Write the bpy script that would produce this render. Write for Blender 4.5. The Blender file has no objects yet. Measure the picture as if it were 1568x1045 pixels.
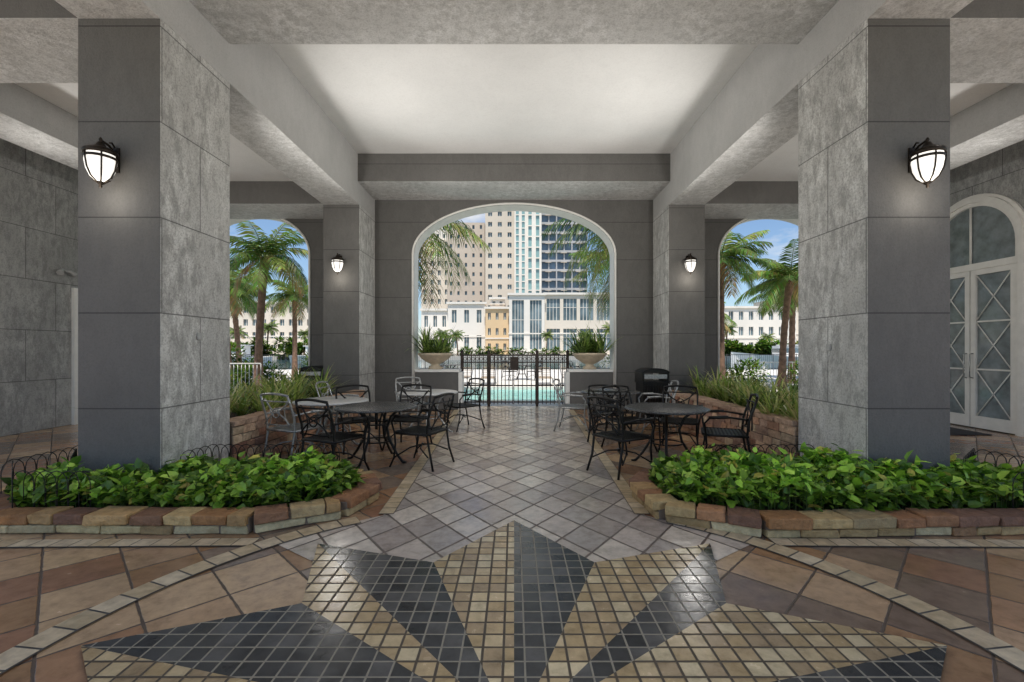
import bpy, math, random
from mathutils import Vector, Matrix
R=random.Random(7)
sc=bpy.context.scene
COL=sc.collection
# ---------------------------------------------------------------- node helpers
def new_mat(name):
    m=bpy.data.materials.new(name); m.use_nodes=True
    nt=m.node_tree; b=nt.nodes.get('Principled BSDF')
    return m,nt,b
def setin(nt,sock,v):
    if hasattr(v,'is_output'): nt.links.new(v,sock)
    elif isinstance(v,(tuple,list)) and len(v)==3 and sock.type=='RGBA': sock.default_value=(*v,1)
    else: sock.default_value=v
def M(nt,op,a,b=0.0,c=None,clamp=False):
    n=nt.nodes.new('ShaderNodeMath'); n.operation=op; n.use_clamp=clamp
    setin(nt,n.inputs[0],a); setin(nt,n.inputs[1],b)
    if c is not None: setin(nt,n.inputs[2],c)
    return n.outputs[0]
def pos(nt):
    g=nt.nodes.new('ShaderNodeNewGeometry'); s=nt.nodes.new('ShaderNodeSeparateXYZ')
    nt.links.new(g.outputs['Position'],s.inputs[0]); return g.outputs['Position'],s.outputs[0],s.outputs[1],s.outputs[2]
def noise(nt,vec,scale,detail=4,rough=.55,dist=0.0):
    n=nt.nodes.new('ShaderNodeTexNoise'); n.inputs['Scale'].default_value=scale
    n.inputs['Detail'].default_value=detail; n.inputs['Roughness'].default_value=rough
    n.inputs['Distortion'].default_value=dist
    if vec is not None: nt.links.new(vec,n.inputs['Vector'])
    return n.outputs['Fac']
def ramp(nt,fac,stops,interp='LINEAR'):
    n=nt.nodes.new('ShaderNodeValToRGB'); n.color_ramp.interpolation=interp
    e=n.color_ramp.elements
    while len(e)<len(stops): e.new(.5)
    for i,(p,c) in enumerate(stops):
        e[i].position=p; e[i].color=(*c,1) if len(c)==3 else c
    nt.links.new(fac,n.inputs[0]); return n.outputs[0]
def mix(nt,f,a,b,mode='MIX'):
    n=nt.nodes.new('ShaderNodeMix'); n.data_type='RGBA'; n.blend_type=mode
    setin(nt,n.inputs[0],f); setin(nt,n.inputs[6],a); setin(nt,n.inputs[7],b)
    return n.outputs[2]
def bump(nt,b,h,strength=.3,dist=.02):
    n=nt.nodes.new('ShaderNodeBump'); n.inputs['Strength'].default_value=strength
    n.inputs['Distance'].default_value=dist
    nt.links.new(h,n.inputs['Height']); nt.links.new(n.outputs[0],b.inputs['Normal'])
def plain(name,col,rough=.6,metal=0.0,nscale=6,var=.15,bmp=0.0,emit=None,spec=None):
    m,nt,b=new_mat(name); P,x,y,z=pos(nt)
    f=noise(nt,P,nscale,4)
    lo=tuple(c*(1-var) for c in col); hi=tuple(min(1,c*(1+var)) for c in col)
    nt.links.new(ramp(nt,f,[(.3,lo),(.7,hi)]),b.inputs['Base Color'])
    b.inputs['Roughness'].default_value=rough; b.inputs['Metallic'].default_value=metal
    if bmp: bump(nt,b,noise(nt,P,nscale*6,4),bmp,.01)
    if emit:
        b.inputs['Emission Color'].default_value=(*emit[0],1); b.inputs['Emission Strength'].default_value=emit[1]
    return m
def stucco(name,base,joint=None,var=.16,scratch=.0,bs=.35,fine=.16,dark=.0):
    m,nt,b=new_mat(name); P,x,y,z=pos(nt)
    mp=nt.nodes.new('ShaderNodeMapping'); mp.inputs['Scale'].default_value=(1,1,.45); mp.inputs['Rotation'].default_value=(.3,0,0); nt.links.new(P,mp.inputs[0]); Q=mp.outputs[0]
    n1=noise(nt,P,1.1,4,.6); n2=noise(nt,Q,9,7,.8,.15); n3=noise(nt,P,48,3,.75); n4=noise(nt,Q,2.2,4,.6)
    lo=tuple(c*(1-var) for c in base); hi=tuple(c*(1+var) for c in base)
    c=ramp(nt,n1,[(.35,lo),(.65,hi)])
    zone=ramp(nt,n4,[(.40,(.12,.12,.12)),(.58,(1,1,1))])
    f=M(nt,'MULTIPLY',ramp(nt,n2,[(.50,(0,0,0)),(.57,(1,1,1))]),zone)
    c=mix(nt,M(nt,'MULTIPLY',f,.06+scratch),c,tuple(min(.85,q*1.6) for q in base))
    g=ramp(nt,n2,[(.42,(1,1,1)),(.485,(0,0,0))])
    c=mix(nt,M(nt,'MULTIPLY',g,.06+scratch*.8),c,tuple(q*.5 for q in base))
    c=mix(nt,M(nt,'MULTIPLY',ramp(nt,n3,[(.50,(0,0,0)),(.60,(1,1,1))]),fine),c,tuple(q*.4 for q in base))
    h=M(nt,'ADD',M(nt,'MULTIPLY',n2,.9),M(nt,'MULTIPLY',n3,.5))
    if joint:
        zz=M(nt,'DIVIDE',z,.925); fr=M(nt,'FRACT',zz)
        d=M(nt,'MINIMUM',fr,M(nt,'SUBTRACT',1.0,fr))
        k=M(nt,'LESS_THAN',d,.0065)
        if joint=='side':
            row=M(nt,'FLOOR',zz)
            v=M(nt,'FRACT',M(nt,'ADD',M(nt,'DIVIDE',M(nt,'SUBTRACT',y,4.42),1.08),M(nt,'MULTIPLY',row,.5)))
            d2=M(nt,'MINIMUM',v,M(nt,'SUBTRACT',1.0,v))
            k=M(nt,'MAXIMUM',k,M(nt,'LESS_THAN',d2,.0055))
            # block-to-block tone shift
            cb=nt.nodes.new('ShaderNodeCombineXYZ'); nt.links.new(row,cb.inputs[0])
            nt.links.new(M(nt,'FLOOR',M(nt,'ADD',M(nt,'DIVIDE',M(nt,'SUBTRACT',y,4.42),1.08),M(nt,'MULTIPLY',row,.5))),cb.inputs[1])
            w=nt.nodes.new('ShaderNodeTexWhiteNoise'); w.noise_dimensions='2D'; nt.links.new(cb.outputs[0],w.inputs['Vector'])
            c=mix(nt,1.0,c,ramp(nt,w.outputs['Value'],[(0,(.9,.9,.9)),(1,(1.08,1.08,1.08))]),'MULTIPLY')
        c=mix(nt,M(nt,'MULTIPLY',k,.8),c,tuple(q*.22 for q in base))
        h=M(nt,'SUBTRACT',h,M(nt,'MULTIPLY',k,.8))
    nt.links.new(c,b.inputs['Base Color']); b.inputs['Roughness'].default_value=.8
    bump(nt,b,h,bs,.03); return m
def tile(name,size,rot,cols,grout,gw,rough=(.25,.5),xo=0,yo=0,bs=.5,asp=1.0):
    m,nt,b=new_mat(name); P,x,y,z=pos(nt)
    ca,sa=math.cos(rot),math.sin(rot)
    x=M(nt,'ADD',x,xo); y=M(nt,'DIVIDE',M(nt,'ADD',y,yo),asp)
    u=M(nt,'DIVIDE',M(nt,'ADD',M(nt,'MULTIPLY',x,ca),M(nt,'MULTIPLY',y,sa)),size)
    v=M(nt,'DIVIDE',M(nt,'SUBTRACT',M(nt,'MULTIPLY',y,ca),M(nt,'MULTIPLY',x,sa)),size)
    cb=nt.nodes.new('ShaderNodeCombineXYZ')
    nt.links.new(M(nt,'FLOOR',u),cb.inputs[0]); nt.links.new(M(nt,'FLOOR',v),cb.inputs[1])
    w=nt.nodes.new('ShaderNodeTexWhiteNoise'); w.noise_dimensions='2D'; nt.links.new(cb.outputs[0],w.inputs['Vector'])
    n=len(cols); c=ramp(nt,w.outputs['Value'],[(i/n,cols[i]) for i in range(n)],'CONSTANT')
    n1=noise(nt,P,9,6,.7,.2); n0=noise(nt,P,.7,2)
    c=mix(nt,.7,c,ramp(nt,n1,[(.25,(.40,.38,.36)),(.5,(.88,.88,.88)),(.75,(1.2,1.2,1.2))]),'MULTIPLY')
    c=mix(nt,.6,c,ramp(nt,n0,[(.3,(.66,.66,.66)),(.7,(1.15,1.15,1.15))]),'MULTIPLY')
    wob=M(nt,'MULTIPLY',M(nt,'SUBTRACT',noise(nt,P,14,2),.5),.03)
    fu=M(nt,'FRACT',u); fv=M(nt,'FRACT',v)
    du=M(nt,'MINIMUM',fu,M(nt,'SUBTRACT',1.0,fu)); dv=M(nt,'MINIMUM',fv,M(nt,'SUBTRACT',1.0,fv))
    d=M(nt,'ADD',M(nt,'MINIMUM',du,dv),wob)
    mr=nt.nodes.new('ShaderNodeMapRange'); mr.interpolation_type='SMOOTHSTEP'
    nt.links.new(d,mr.inputs['Value']); mr.inputs['From Min'].default_value=gw/size*.35; mr.inputs['From Max'].default_value=gw/size*.7
    k=mr.outputs[0]
    c=mix(nt,k,grout,c)
    nt.links.new(c,b.inputs['Base Color'])
    rr=nt.nodes.new('ShaderNodeMapRange'); nt.links.new(n1,rr.inputs['Value'])
    rr.inputs['From Min'].default_value=.3; rr.inputs['From Max'].default_value=.7
    rr.inputs['To Min'].default_value=rough[0]; rr.inputs['To Max'].default_value=rough[1]
    nt.links.new(M(nt,'ADD',rr.outputs[0],M(nt,'MULTIPLY',M(nt,'SUBTRACT',1.0,k),.35)),b.inputs['Roughness'])
    bump(nt,b,M(nt,'ADD',k,M(nt,'MULTIPLY',n1,.4)),bs,.008)
    return m
def attr_mat(name,rough=.6,transl=0.0,bmp=0.0,nscale=20,spec=.5):
    m,nt,b=new_mat(name); P,x,y,z=pos(nt)
    a=nt.nodes.new('ShaderNodeAttribute'); a.attribute_name='Col'
    n=noise(nt,P,nscale,4,.65)
    c=mix(nt,.8,a.outputs['Color'],ramp(nt,n,[(.3,(.6,.57,.55)),(.65,(1.1,1.1,1.1))]),'MULTIPLY')
    nt.links.new(c,b.inputs['Base Color']); b.inputs['Roughness'].default_value=rough; b.inputs['Specular IOR Level'].default_value=spec
    if bmp: bump(nt,b,n,bmp,.03)
    if transl:
        t=nt.nodes.new('ShaderNodeBsdfTranslucent'); nt.links.new(a.outputs['Color'],t.inputs['Color'])
        ms=nt.nodes.new('ShaderNodeMixShader'); ms.inputs[0].default_value=transl
        out=nt.nodes['Material Output']
        nt.links.new(b.outputs[0],ms.inputs[1]); nt.links.new(t.outputs[0],ms.inputs[2]); nt.links.new(ms.outputs[0],out.inputs[0])
    return m
# ---------------------------------------------------------------- mesh builder
class MB:
    def __init__(s): s.v=[];s.f=[];s.m=[];s.c=[];s.s=[]
    def face(s,idx,m=0,c=(1,1,1),sm=False): s.f.append(idx);s.m.append(m);s.c.append(c);s.s.append(sm)
    def poly(s,pts,m=0,c=(1,1,1),sm=False):
        b=len(s.v); s.v+= [tuple(p) for p in pts]; s.face(tuple(range(b,b+len(pts))),m,c,sm)
    def box(s,x0,x1,y0,y1,z0,z1,m=0,c=(1,1,1),mm=None):
        b=len(s.v)
        s.v+=[(x0,y0,z0),(x1,y0,z0),(x1,y1,z0),(x0,y1,z0),(x0,y0,z1),(x1,y0,z1),(x1,y1,z1),(x0,y1,z1)]
        F=[(0,3,2,1),(4,5,6,7),(0,1,5,4),(2,3,7,6),(1,2,6,5),(3,0,4,7)] # bottom top front back right left
        for i,f in enumerate(F):
            mi=m if mm is None else mm[i]
            s.face(tuple(b+k for k in f),mi,c)
    def obox(s,cx,cy,z0,z1,lx,ly,ang,m=0,c=(1,1,1),jit=0,bev=0):
        b=len(s.v); ca,sa=math.cos(ang),math.sin(ang)
        for zz in (z0,z1):
            for (a,q) in ((-1,-1),(1,-1),(1,1),(-1,1)):
                dx=a*lx/2+R.uniform(-jit,jit); dy=q*ly/2+R.uniform(-jit,jit)
                s.v.append((cx+dx*ca-dy*sa,cy+dx*sa+dy*ca,zz+R.uniform(-jit,jit)*.6))
        for f in [(0,3,2,1),(4,5,6,7),(0,1,5,4),(2,3,7,6),(1,2,6,5),(3,0,4,7)]:
            s.face(tuple(b+k for k in f),m,c)
    def tube(s,pts,r,n=6,m=0,c=(1,1,1),cap=True):
        pts=[Vector(p) for p in pts]; rs=r if isinstance(r,(list,tuple)) else [r]*len(pts)
        base=len(s.v); prev=None
        for i,p in enumerate(pts):
            t=(pts[min(i+1,len(pts)-1)]-pts[max(i-1,0)])
            if t.length<1e-9: t=Vector((0,0,1))
            t.normalize()
            if prev is None:
                a=Vector((0,0,1)) if abs(t.z)<.9 else Vector((1,0,0))
                u=t.cross(a).normalized()
            else:
                u=(prev-t*prev.dot(t)); u=u.normalized() if u.length>1e-6 else t.orthogonal().normalized()
            prev=u; w=t.cross(u)
            for k in range(n):
                an=2*math.pi*k/n; q=p+(u*math.cos(an)+w*math.sin(an))*rs[i]
                s.v.append(tuple(q))
        for i in range(len(pts)-1):
            for k in range(n):
                a=base+i*n+k; b2=base+i*n+(k+1)%n
                s.face((a,b2,b2+n,a+n),m,c,True)
        if cap:
            s.face(tuple(base+k for k in range(n))[::-1],m,c); e=base+(len(pts)-1)*n
            s.face(tuple(e+k for k in range(n)),m,c)
    def lathe(s,cx,cy,prof,n=20,m=0,c=(1,1,1)):
        base=len(s.v)
        for (r,z) in prof:
            for k in range(n):
                a=2*math.pi*k/n; s.v.append((cx+r*math.cos(a),cy+r*math.sin(a),z))
        for i in range(len(prof)-1):
            for k in range(n):
                a=base+i*n+k; b2=base+i*n+(k+1)%n
                s.face((a,b2,b2+n,a+n),m,c,True)
    def mesh(s,name,mats):
        me=bpy.data.meshes.new(name); me.from_pydata(s.v,[],s.f); me.update()
        for mt in mats: me.materials.append(mt)
        me.polygons.foreach_set('material_index',s.m)
        me.polygons.foreach_set('use_smooth',s.s)
        ca=me.color_attributes.new('Col','FLOAT_COLOR','CORNER')
        arr=[]
        for p,c in zip(me.polygons,s.c): arr+= list((*c,1))*p.loop_total
        ca.data.foreach_set('color',arr)
        return me
    def obj(s,name,mats,parent=None,loc=(0,0,0),rz=0,bevel=0):
        o=bpy.data.objects.new(name,s.mesh(name,mats)); COL.objects.link(o)
        o.location=loc; o.rotation_euler[2]=rz
        if parent: o.parent=parent
        if bevel:
            b=o.modifiers.new('b','BEVEL'); b.width=bevel; b.segments=2; b.limit_method='ANGLE'
        return o
def inst(name,me,loc,rz=0,scale=1,parent=None):
    o=bpy.data.objects.new(name,me); COL.objects.link(o); o.location=loc; o.rotation_euler[2]=rz
    o.scale=(scale,)*3 if not isinstance(scale,tuple) else scale
    if parent: o.parent=parent
    return o
def empty(name,loc=(0,0,0)):
    o=bpy.data.objects.new(name,None); COL.objects.link(o); o.location=loc; return o
def sm(a,b,n,f): return [f(a+(b-a)*i/n) for i in range(n+1)]
# ---------------------------------------------------------------- materials
S_FRONT_SHADED=stucco('grey_stucco_front_shaded',(.126,.121,.114),'front',var=.07,bs=.4,fine=.16,scratch=.06)  # grey darkened to carry the shade on front faces
S_SIDE_LIT=stucco('grey_stucco_side_lit',(.54,.535,.515),'side',var=.10,scratch=.62,bs=1.0,fine=.45)  # grey lightened to stand in for light on side faces
S_WALL=stucco('grey_stucco_wall',(.38,.38,.37),'side',var=.08,scratch=.45,bs=1.0,fine=.35)
S_SOF=stucco('grey_stucco_soffit',(.58,.575,.56),None,var=.08,scratch=.40,bs=.9,fine=.35)
S_BEAM=stucco('grey_beam_paint',(.44,.435,.425),None,var=.06,bs=.35,fine=.15)
S_WHITE=stucco('white_ceiling_plaster',(.78,.775,.76),None,var=.03,bs=.3,fine=.08,scratch=-.02)
TRIM=plain('white_trim',(.80,.78,.74),.5,var=.06)
IRON=plain('black_wrought_iron',(.018,.017,.016),.38,.6,nscale=30,var=.4,bmp=.1)
BRONZE=plain('dark_bronze',(.03,.022,.016),.4,.7,nscale=30,var=.3)
IRON2=plain('weathered_aluminium',(.40,.40,.39),.35,.6,nscale=30,var=.3)
GREYBOX=plain('grey_plastic',(.42,.42,.41),.5)
TERRA=tile('terracotta_floor_tile',.41,math.radians(45),[(.40,.23,.12),(.58,.38,.22),(.27,.185,.13),(.64,.44,.26),(.48,.27,.15),(.32,.24,.18),(.54,.35,.21),(.38,.20,.12)],(.11,.08,.06),.014,(.12,.28),yo=.12)
PATH=tile('path_lattice_tile',.27,math.radians(45),[(.64,.55,.46),(.74,.65,.54),(.54,.47,.41),(.80,.70,.58),(.68,.58,.49),(.50,.42,.36)],(.13,.10,.08),.016,(.09,.24),asp=1.35)
M_LIGHT=tile('mosaic_light',.103,0,[(.54,.39,.20),(.70,.54,.31),(.60,.44,.24),(.76,.62,.38),(.48,.35,.20)],(.08,.06,.04),.013,(.14,.30),xo=.0515)
M_DARK=tile('mosaic_dark',.103,0,[(.045,.048,.05),(.08,.082,.082),(.125,.122,.116),(.06,.062,.063)],(.29,.26,.20),.009,(.12,.26),xo=.0515)
BAND=attr_mat('cream_band_tile',.4,bmp=.2,nscale=12)
GROUT=plain('grout',(.13,.12,.105),.8)
STONE=attr_mat('split_stone',.75,bmp=1.0,nscale=14)
MORTAR=plain('mortar',(.20,.15,.11),.9,bmp=.4)
SOIL=plain('soil',(.05,.035,.025),.95,nscale=20,bmp=.6)
LEAF=attr_mat('leaf',.38,transl=.25,nscale=9)
LEAF2=attr_mat('outdoor_leaf',.65,transl=.25,nscale=9,spec=.2)
PALML=attr_mat('palm_leaf',.5,transl=.3,nscale=5,spec=.3)
BARK=plain('palm_bark',(.20,.12,.08),.9,nscale=8,var=.4,bmp=.8)
DECK=plain('pool_deck_concrete',(.72,.68,.61),.7,nscale=3,var=.08,bmp=.15)
GRASS=plain('ground_grass',(.09,.12,.05),.95,nscale=2,var=.4)
# ---------------------------------------------------------------- ground / floors
g=MB(); g.poly([(-1500,-1500,-.4),(1500,-1500,-.4),(1500,1500,-.4),(-1500,1500,-.4)]); g.obj('ground',[GRASS])
g=MB(); g.box(-9.2,9.2,0.2,12.0,-.35,0); g.obj('tile_floor',[TERRA])
g=MB(); g.box(-30,30,-25,.199,-.35,-.002); g.box(-30,-9.201,.2,11.99,-.35,-.012); g.box(9.201,30,.2,11.99,-.35,-.012); g.obj('pavement',[DECK])  # unseen ground behind camera, kept pale to bounce sunlight inside
g=MB(); g.poly([(-1.18,4.1,.004),(1.18,4.1,.004),(1.36,12.0,.004),(-1.36,12.0,.004)]); g.poly([(-1.18,4.1,.004),(-1.9,3.55,.004),(0,2.2,.004),(1.9,3.55,.004),(1.18,4.1,.004)])
g.obj('path',[PATH])
cream=[(.60,.47,.29),(.70,.58,.40),(.54,.43,.27),(.66,.53,.35)]
g=MB()
C0=(0,1.95)
n=96; r0,r1=2.36,2.53
for i in range(n):
    a0=2*math.pi*i/n; a1=2*math.pi*(i+1)/n
    P=lambda r,a,z:(C0[0]+r*math.cos(a),C0[1]+r*math.sin(a),z)
    q=P(r0,(a0+a1)/2,0)
    if q[1]<0.25 or (q[1]>3 and abs(q[0])<1.32): continue
    g.poly([P(r0,a0,.008),P(r0,a1,.008),P(r1,a1,.008),P(r1,a0,.008)][::-1],1)
    e=(a1-a0)*.04; rm=(r0+r1)/2
    g.poly([P(r0+.006,a0+e,.012),P(r1-.006,a0+e,.012),P(r1-.006,a1-e,.012),P(r0+.006,a1-e,.012)],0,R.choice(cream))
def band(p,q,w=.13,l=.15):
    p=Vector(p);q=Vector(q); d=q-p; L=d.length; d.normalize(); s=Vector((-d.y,d.x))*w/2
    k=int(L/l)
    for i in range(k):
        a=p+d*(L*i/k+.004); b=p+d*(L*(i+1)/k-.004)
        g.poly([(*(a-s),.012),(*(b-s),.012),(*(b+s),.012),(*(a+s),.012)],0,R.choice(cream))
    a=p;b=q;s=s*1.08
    g.poly([(*(a-s),.008),(*(b-s),.008),(*(b+s),.008),(*(a+s),.008)],1)
for sx in (-1,1):
    band((sx*1.16,4.12),(sx*1.40,11.2))
    band((sx*2.0,3.52),(sx*5.2,3.47))
    band((sx*5.3,3.6),(sx*5.3,11.1))
g.obj('cream_tile_band',[BAND,GROUT])
Cc=(0,1.75)
ring=[('t',(0,3.95)),('n',(.56,3.17)),('t',(1.50,3.48)),('n',(1.24,2.66)),('t',(2.17,2.28)),('n',(1.22,1.4)),('t',(1.45,.7)),('n',(.5,.75)),('t',(0,.25))]
full=ring+[(k,(-x,y)) for k,(x,y) in ring[-2:0:-1]]
g=MB(); nn=len(full)
for i in range(nn):
    a=full[i]; b=full[(i+1)%nn]
    g.poly([(*Cc,.016),(*b[1],.016),(*a[1],.016)],1 if a[0]=='t' else 0)
g.obj('compass_mosaic',[M_LIGHT,M_DARK])
# ---------------------------------------------------------------- building
bld=empty('arcade_building')
MM=[2,2,0,0,1,1]  # front/back faces take the shaded colour, left/right the lit one
mats=[S_FRONT_SHADED,S_SIDE_LIT,S_SOF,S_BEAM,S_WHITE,TRIM,S_WALL]
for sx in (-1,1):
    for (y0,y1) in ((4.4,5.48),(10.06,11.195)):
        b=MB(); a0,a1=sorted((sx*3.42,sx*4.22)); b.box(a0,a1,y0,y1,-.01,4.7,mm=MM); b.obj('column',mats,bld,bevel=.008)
BM=[2,2,0,0,3,3]  # beam fronts take the shaded colour too, their sides a lighter grey
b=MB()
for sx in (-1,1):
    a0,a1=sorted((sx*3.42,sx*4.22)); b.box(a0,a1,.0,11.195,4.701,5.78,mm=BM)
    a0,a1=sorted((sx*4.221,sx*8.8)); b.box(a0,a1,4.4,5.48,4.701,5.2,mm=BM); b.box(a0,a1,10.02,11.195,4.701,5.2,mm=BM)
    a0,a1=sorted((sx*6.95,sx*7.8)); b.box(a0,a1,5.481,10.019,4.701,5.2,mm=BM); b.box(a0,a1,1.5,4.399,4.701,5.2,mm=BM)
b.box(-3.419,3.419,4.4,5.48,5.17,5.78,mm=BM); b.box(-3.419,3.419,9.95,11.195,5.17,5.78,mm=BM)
b.box(-3.419,3.419,.0,.3,4.7,5.78,mm=BM)  # unseen front fascia, added to keep sun off the visible floor
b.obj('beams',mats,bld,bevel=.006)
b=MB()
b.box(-4.2,4.2,.0,1.49,5.781,6.2,m=4); b.box(-9.2,9.2,1.5,11.7,5.781,6.2,m=4)
for sx in (-1,1):
    a0,a1=sorted((sx*4.222,sx*8.79)); b.box(a0,a1,1.5,11.69,5.201,5.78,m=4)
b.obj('ceiling',mats,bld)
def arch_wall(b,x0,x1,cx,hw,spring,rise,ztop,y0,y1,n=36,mf=0,mr=5):
    pts=[(cx-hw*math.cos(math.pi*i/n),spring+rise*math.sin(math.pi*i/n)) for i in range(n+1)]
    for (y,fl) in ((y0,0),(y1,1)):
        def P(l):
            l=[(p[0],y,p[1]) for p in l]; b.poly(l[::-1] if fl else l,mf)
        P([(x0,0),(cx-hw,0),(cx-hw,spring),(cx-hw,ztop),(x0,ztop)])
        P([(cx+hw,0),(x1,0),(x1,ztop),(cx+hw,ztop),(cx+hw,spring)])
        for i in range(n):
            p,q=pts[i],pts[i+1]; P([p,q,(q[0],ztop),(p[0],ztop)])
    full=[(cx-hw,0)]+pts+[(cx+hw,0)]
    for i in range(len(full)-1):
        p,q=full[i],full[i+1]
        b.poly([(p[0],y0,p[1]),(p[0],y1,p[1]),(q[0],y1,q[1]),(q[0],y0,q[1])],mr)
b=MB()
arch_wall(b,-3.42,3.42,0,2.46,3.84,1.21,5.19,11.2,11.7)
arch_wall(b,-9.2,-3.42,-6.5,1.44,3.82,1.02,5.19,11.2,11.7)
arch_wall(b,3.42,9.2,6.5,1.44,3.82,1.02,5.19,11.2,11.7)
b.obj('arched_wall',mats,bld)
b=MB()
for cx,hw,sp,ri in ((0,2.46,3.84,1.21),(-6.5,1.44,3.82,1.02),(6.5,1.44,3.82,1.02)):
    pts=[(cx-(hw+.03)*math.cos(math.pi*i/40),11.19,sp+(ri+.03)*math.sin(math.pi*i/40)) for i in range(41)]
    b.tube([(cx-hw-.03,11.19,.0)]+pts+[(cx+hw+.03,11.19,.0)],.028,6,0)
b.obj('arch_trim',[TRIM],bld)
b=MB()
for sx in (-1,1):
    a0,a1=sorted((sx*8.8,sx*9.2)); b.box(a0,a1,5.0,11.19,0,5.2,mm=[2,2,0,0,6,6])
b.obj('side_wall',mats,bld)
b=MB()
for sx in (-1,1):
    a0,a1=sorted((sx*1.38,sx*2.455)); b.box(a0,a1,11.27,11.63,0,.93,m=0)
    a0,a1=sorted((sx*1.35,sx*2.455)); b.box(a0,a1,11.23,11.67,.931,1.0,m=5)
    a0,a1=sorted((sx*1.28,sx*1.379)); b.box(a0,a1,11.25,11.65,0,.93,m=5)
b.obj('low_wall',mats,bld,bevel=.01)
b=MB(); b.box(-9.4,9.4,1.4,11.9,6.21,6.6,m=5); b.obj('cornice',mats,bld)
for (x,y,z) in ((-3.415,4.93,1.64),(3.415,4.93,1.52)):
    b=MB(); s=1 if x<0 else -1
    a0,a1=sorted((0,s*.02)); b.box(a0,a1,-.03,.03,-.035,.035); b.obj('outlet_box',[GREYBOX],loc=(x,y,z),bevel=.004)
# ---------------------------------------------------------------- doors
GLASS=plain('door_glass',(.20,.23,.24),.06,0,var=.3)
def arched_door():
    e=empty('arched_glass_door')
    fx=8.79; cy=8.72; hw=.86; sp=3.42
    b=MB(); n=24
    pts=[(fx-.01,cy-hw*math.cos(math.pi*i/n),sp+hw*math.sin(math.pi*i/n)) for i in range(n+1)]
    b.poly([(fx-.01,cy-hw,.02)]+pts+[(fx-.01,cy+hw,.02)]); b.obj('glass',[GLASS],e)
    b=MB()
    def arc(r,w,d,m=0):
        q=[(cy-r*math.cos(math.pi*i/n),sp+r*math.sin(math.pi*i/n)) for i in range(n+1)]
        q=[(cy-r,0)]+q+[(cy+r,0)]
        q2=[(cy-(r+w)*math.cos(math.pi*i/n),sp+(r+w)*math.sin(math.pi*i/n)) for i in range(n+1)]
        q2=[(cy-r-w,0)]+q2+[(cy+r+w,0)]
        for i in range(len(q)-1):
            A,B,Cc2,D=q[i],q[i+1],q2[i+1],q2[i]
            b.poly([(fx-d,A[0],A[1]),(fx-d,B[0],B[1]),(fx-d,Cc2[0],Cc2[1]),(fx-d,D[0],D[1])])
            b.poly([(fx-d,A[0],A[1]),(fx,A[0],A[1]),(fx,B[0],B[1]),(fx-d,B[0],B[1])])
            b.poly([(fx-d,D[0],D[1]),(fx,D[0],D[1]),(fx,Cc2[0],Cc2[1]),(fx-d,Cc2[0],Cc2[1])])
    arc(hw-.07,.07,.06); arc(hw,.10,.10); arc(hw+.10,.05,.05)
    b.box(fx-.08,fx-.012,cy-hw,cy+hw,3.0,3.12)
    for s in (-1,1):
        y0,y1=(cy-hw+.06,cy-.01) if s<0 else (cy+.01,cy+hw-.06)
        b.box(fx-.055,fx-.012,y0,y0+.09,.02,3.0); b.box(fx-.055,fx-.012,y1-.09,y1,.02,3.0)
        b.box(fx-.054,fx-.012,y0+.091,y1-.091,.02,.24); b.box(fx-.054,fx-.012,y0+.091,y1-.091,2.9,3.0)
        for z0,z1 in ((.24,1.1),(1.14,2.0),(2.04,2.9)):
            b.tube([(fx-.03,y0+.09,z0),(fx-.03,y1-.09,z1)],.011,5); b.tube([(fx-.03,y0+.09,z1),(fx-.03,y1-.09,z0)],.011,5)
            b.box(fx-.04,fx-.012,y0+.092,y1-.092,z1+.005,z1+.035)
    b.tube([(fx-.04,cy,3.1),(fx-.04,cy,sp+hw-.05)],.02,6)
    b.obj('frame',[TRIM],e)
    b=MB()
    for s in (-1,1): b.tube([(fx-.06,cy+s*.06,.95),(fx-.12,cy+s*.06,.97),(fx-.12,cy+s*.06,1.4),(fx-.06,cy+s*.06,1.42)],.012,6)
    b.obj('handle',[IRON2],e)
arched_door()
e=empty('service_door')
b=MB(); b.box(-8.8,-8.74,9.05,9.15,0,2.62); b.box(-8.8,-8.74,10.05,10.15,0,2.62); b.box(-8.8,-8.74,9.05,10.15,2.621,2.72); b.obj('frame',[TRIM],e)
b=MB(); b.box(-8.8,-8.765,9.16,10.04,0.01,2.61)
b.box(-8.764,-8.757,9.28,9.92,1.4,2.45); b.box(-8.764,-8.757,9.28,9.92,.25,1.2); b.tube([(-8.76,9.25,1.02),(-8.69,9.25,1.02),(-8.69,9.37,1.02)],.014,6); b.obj('leaf',[TRIM],e)
b=MB(); b.box(7.0,8.3,7.9,9.6,.004,.018); b.obj('door_mat',[plain('rubber_mat',(.035,.035,.04),.9)])
b=MB(); b.lathe(0,0,[(0,0),(.05,0),(.05,.03),(0,.03)],12); b.tube([(0,0,.03),(0,.0,.09)],.015,6)
for s in (-1,1): b.tube([(0,0,.07),(0.0,s*.09,.09),(.06,s*.15,.12)],[.015,.03,.055],8)
o=b.obj('security_light',[GREYBOX],loc=(-8.8,8.85,3.02)); o.rotation_euler=(0,math.radians(90),0)
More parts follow.
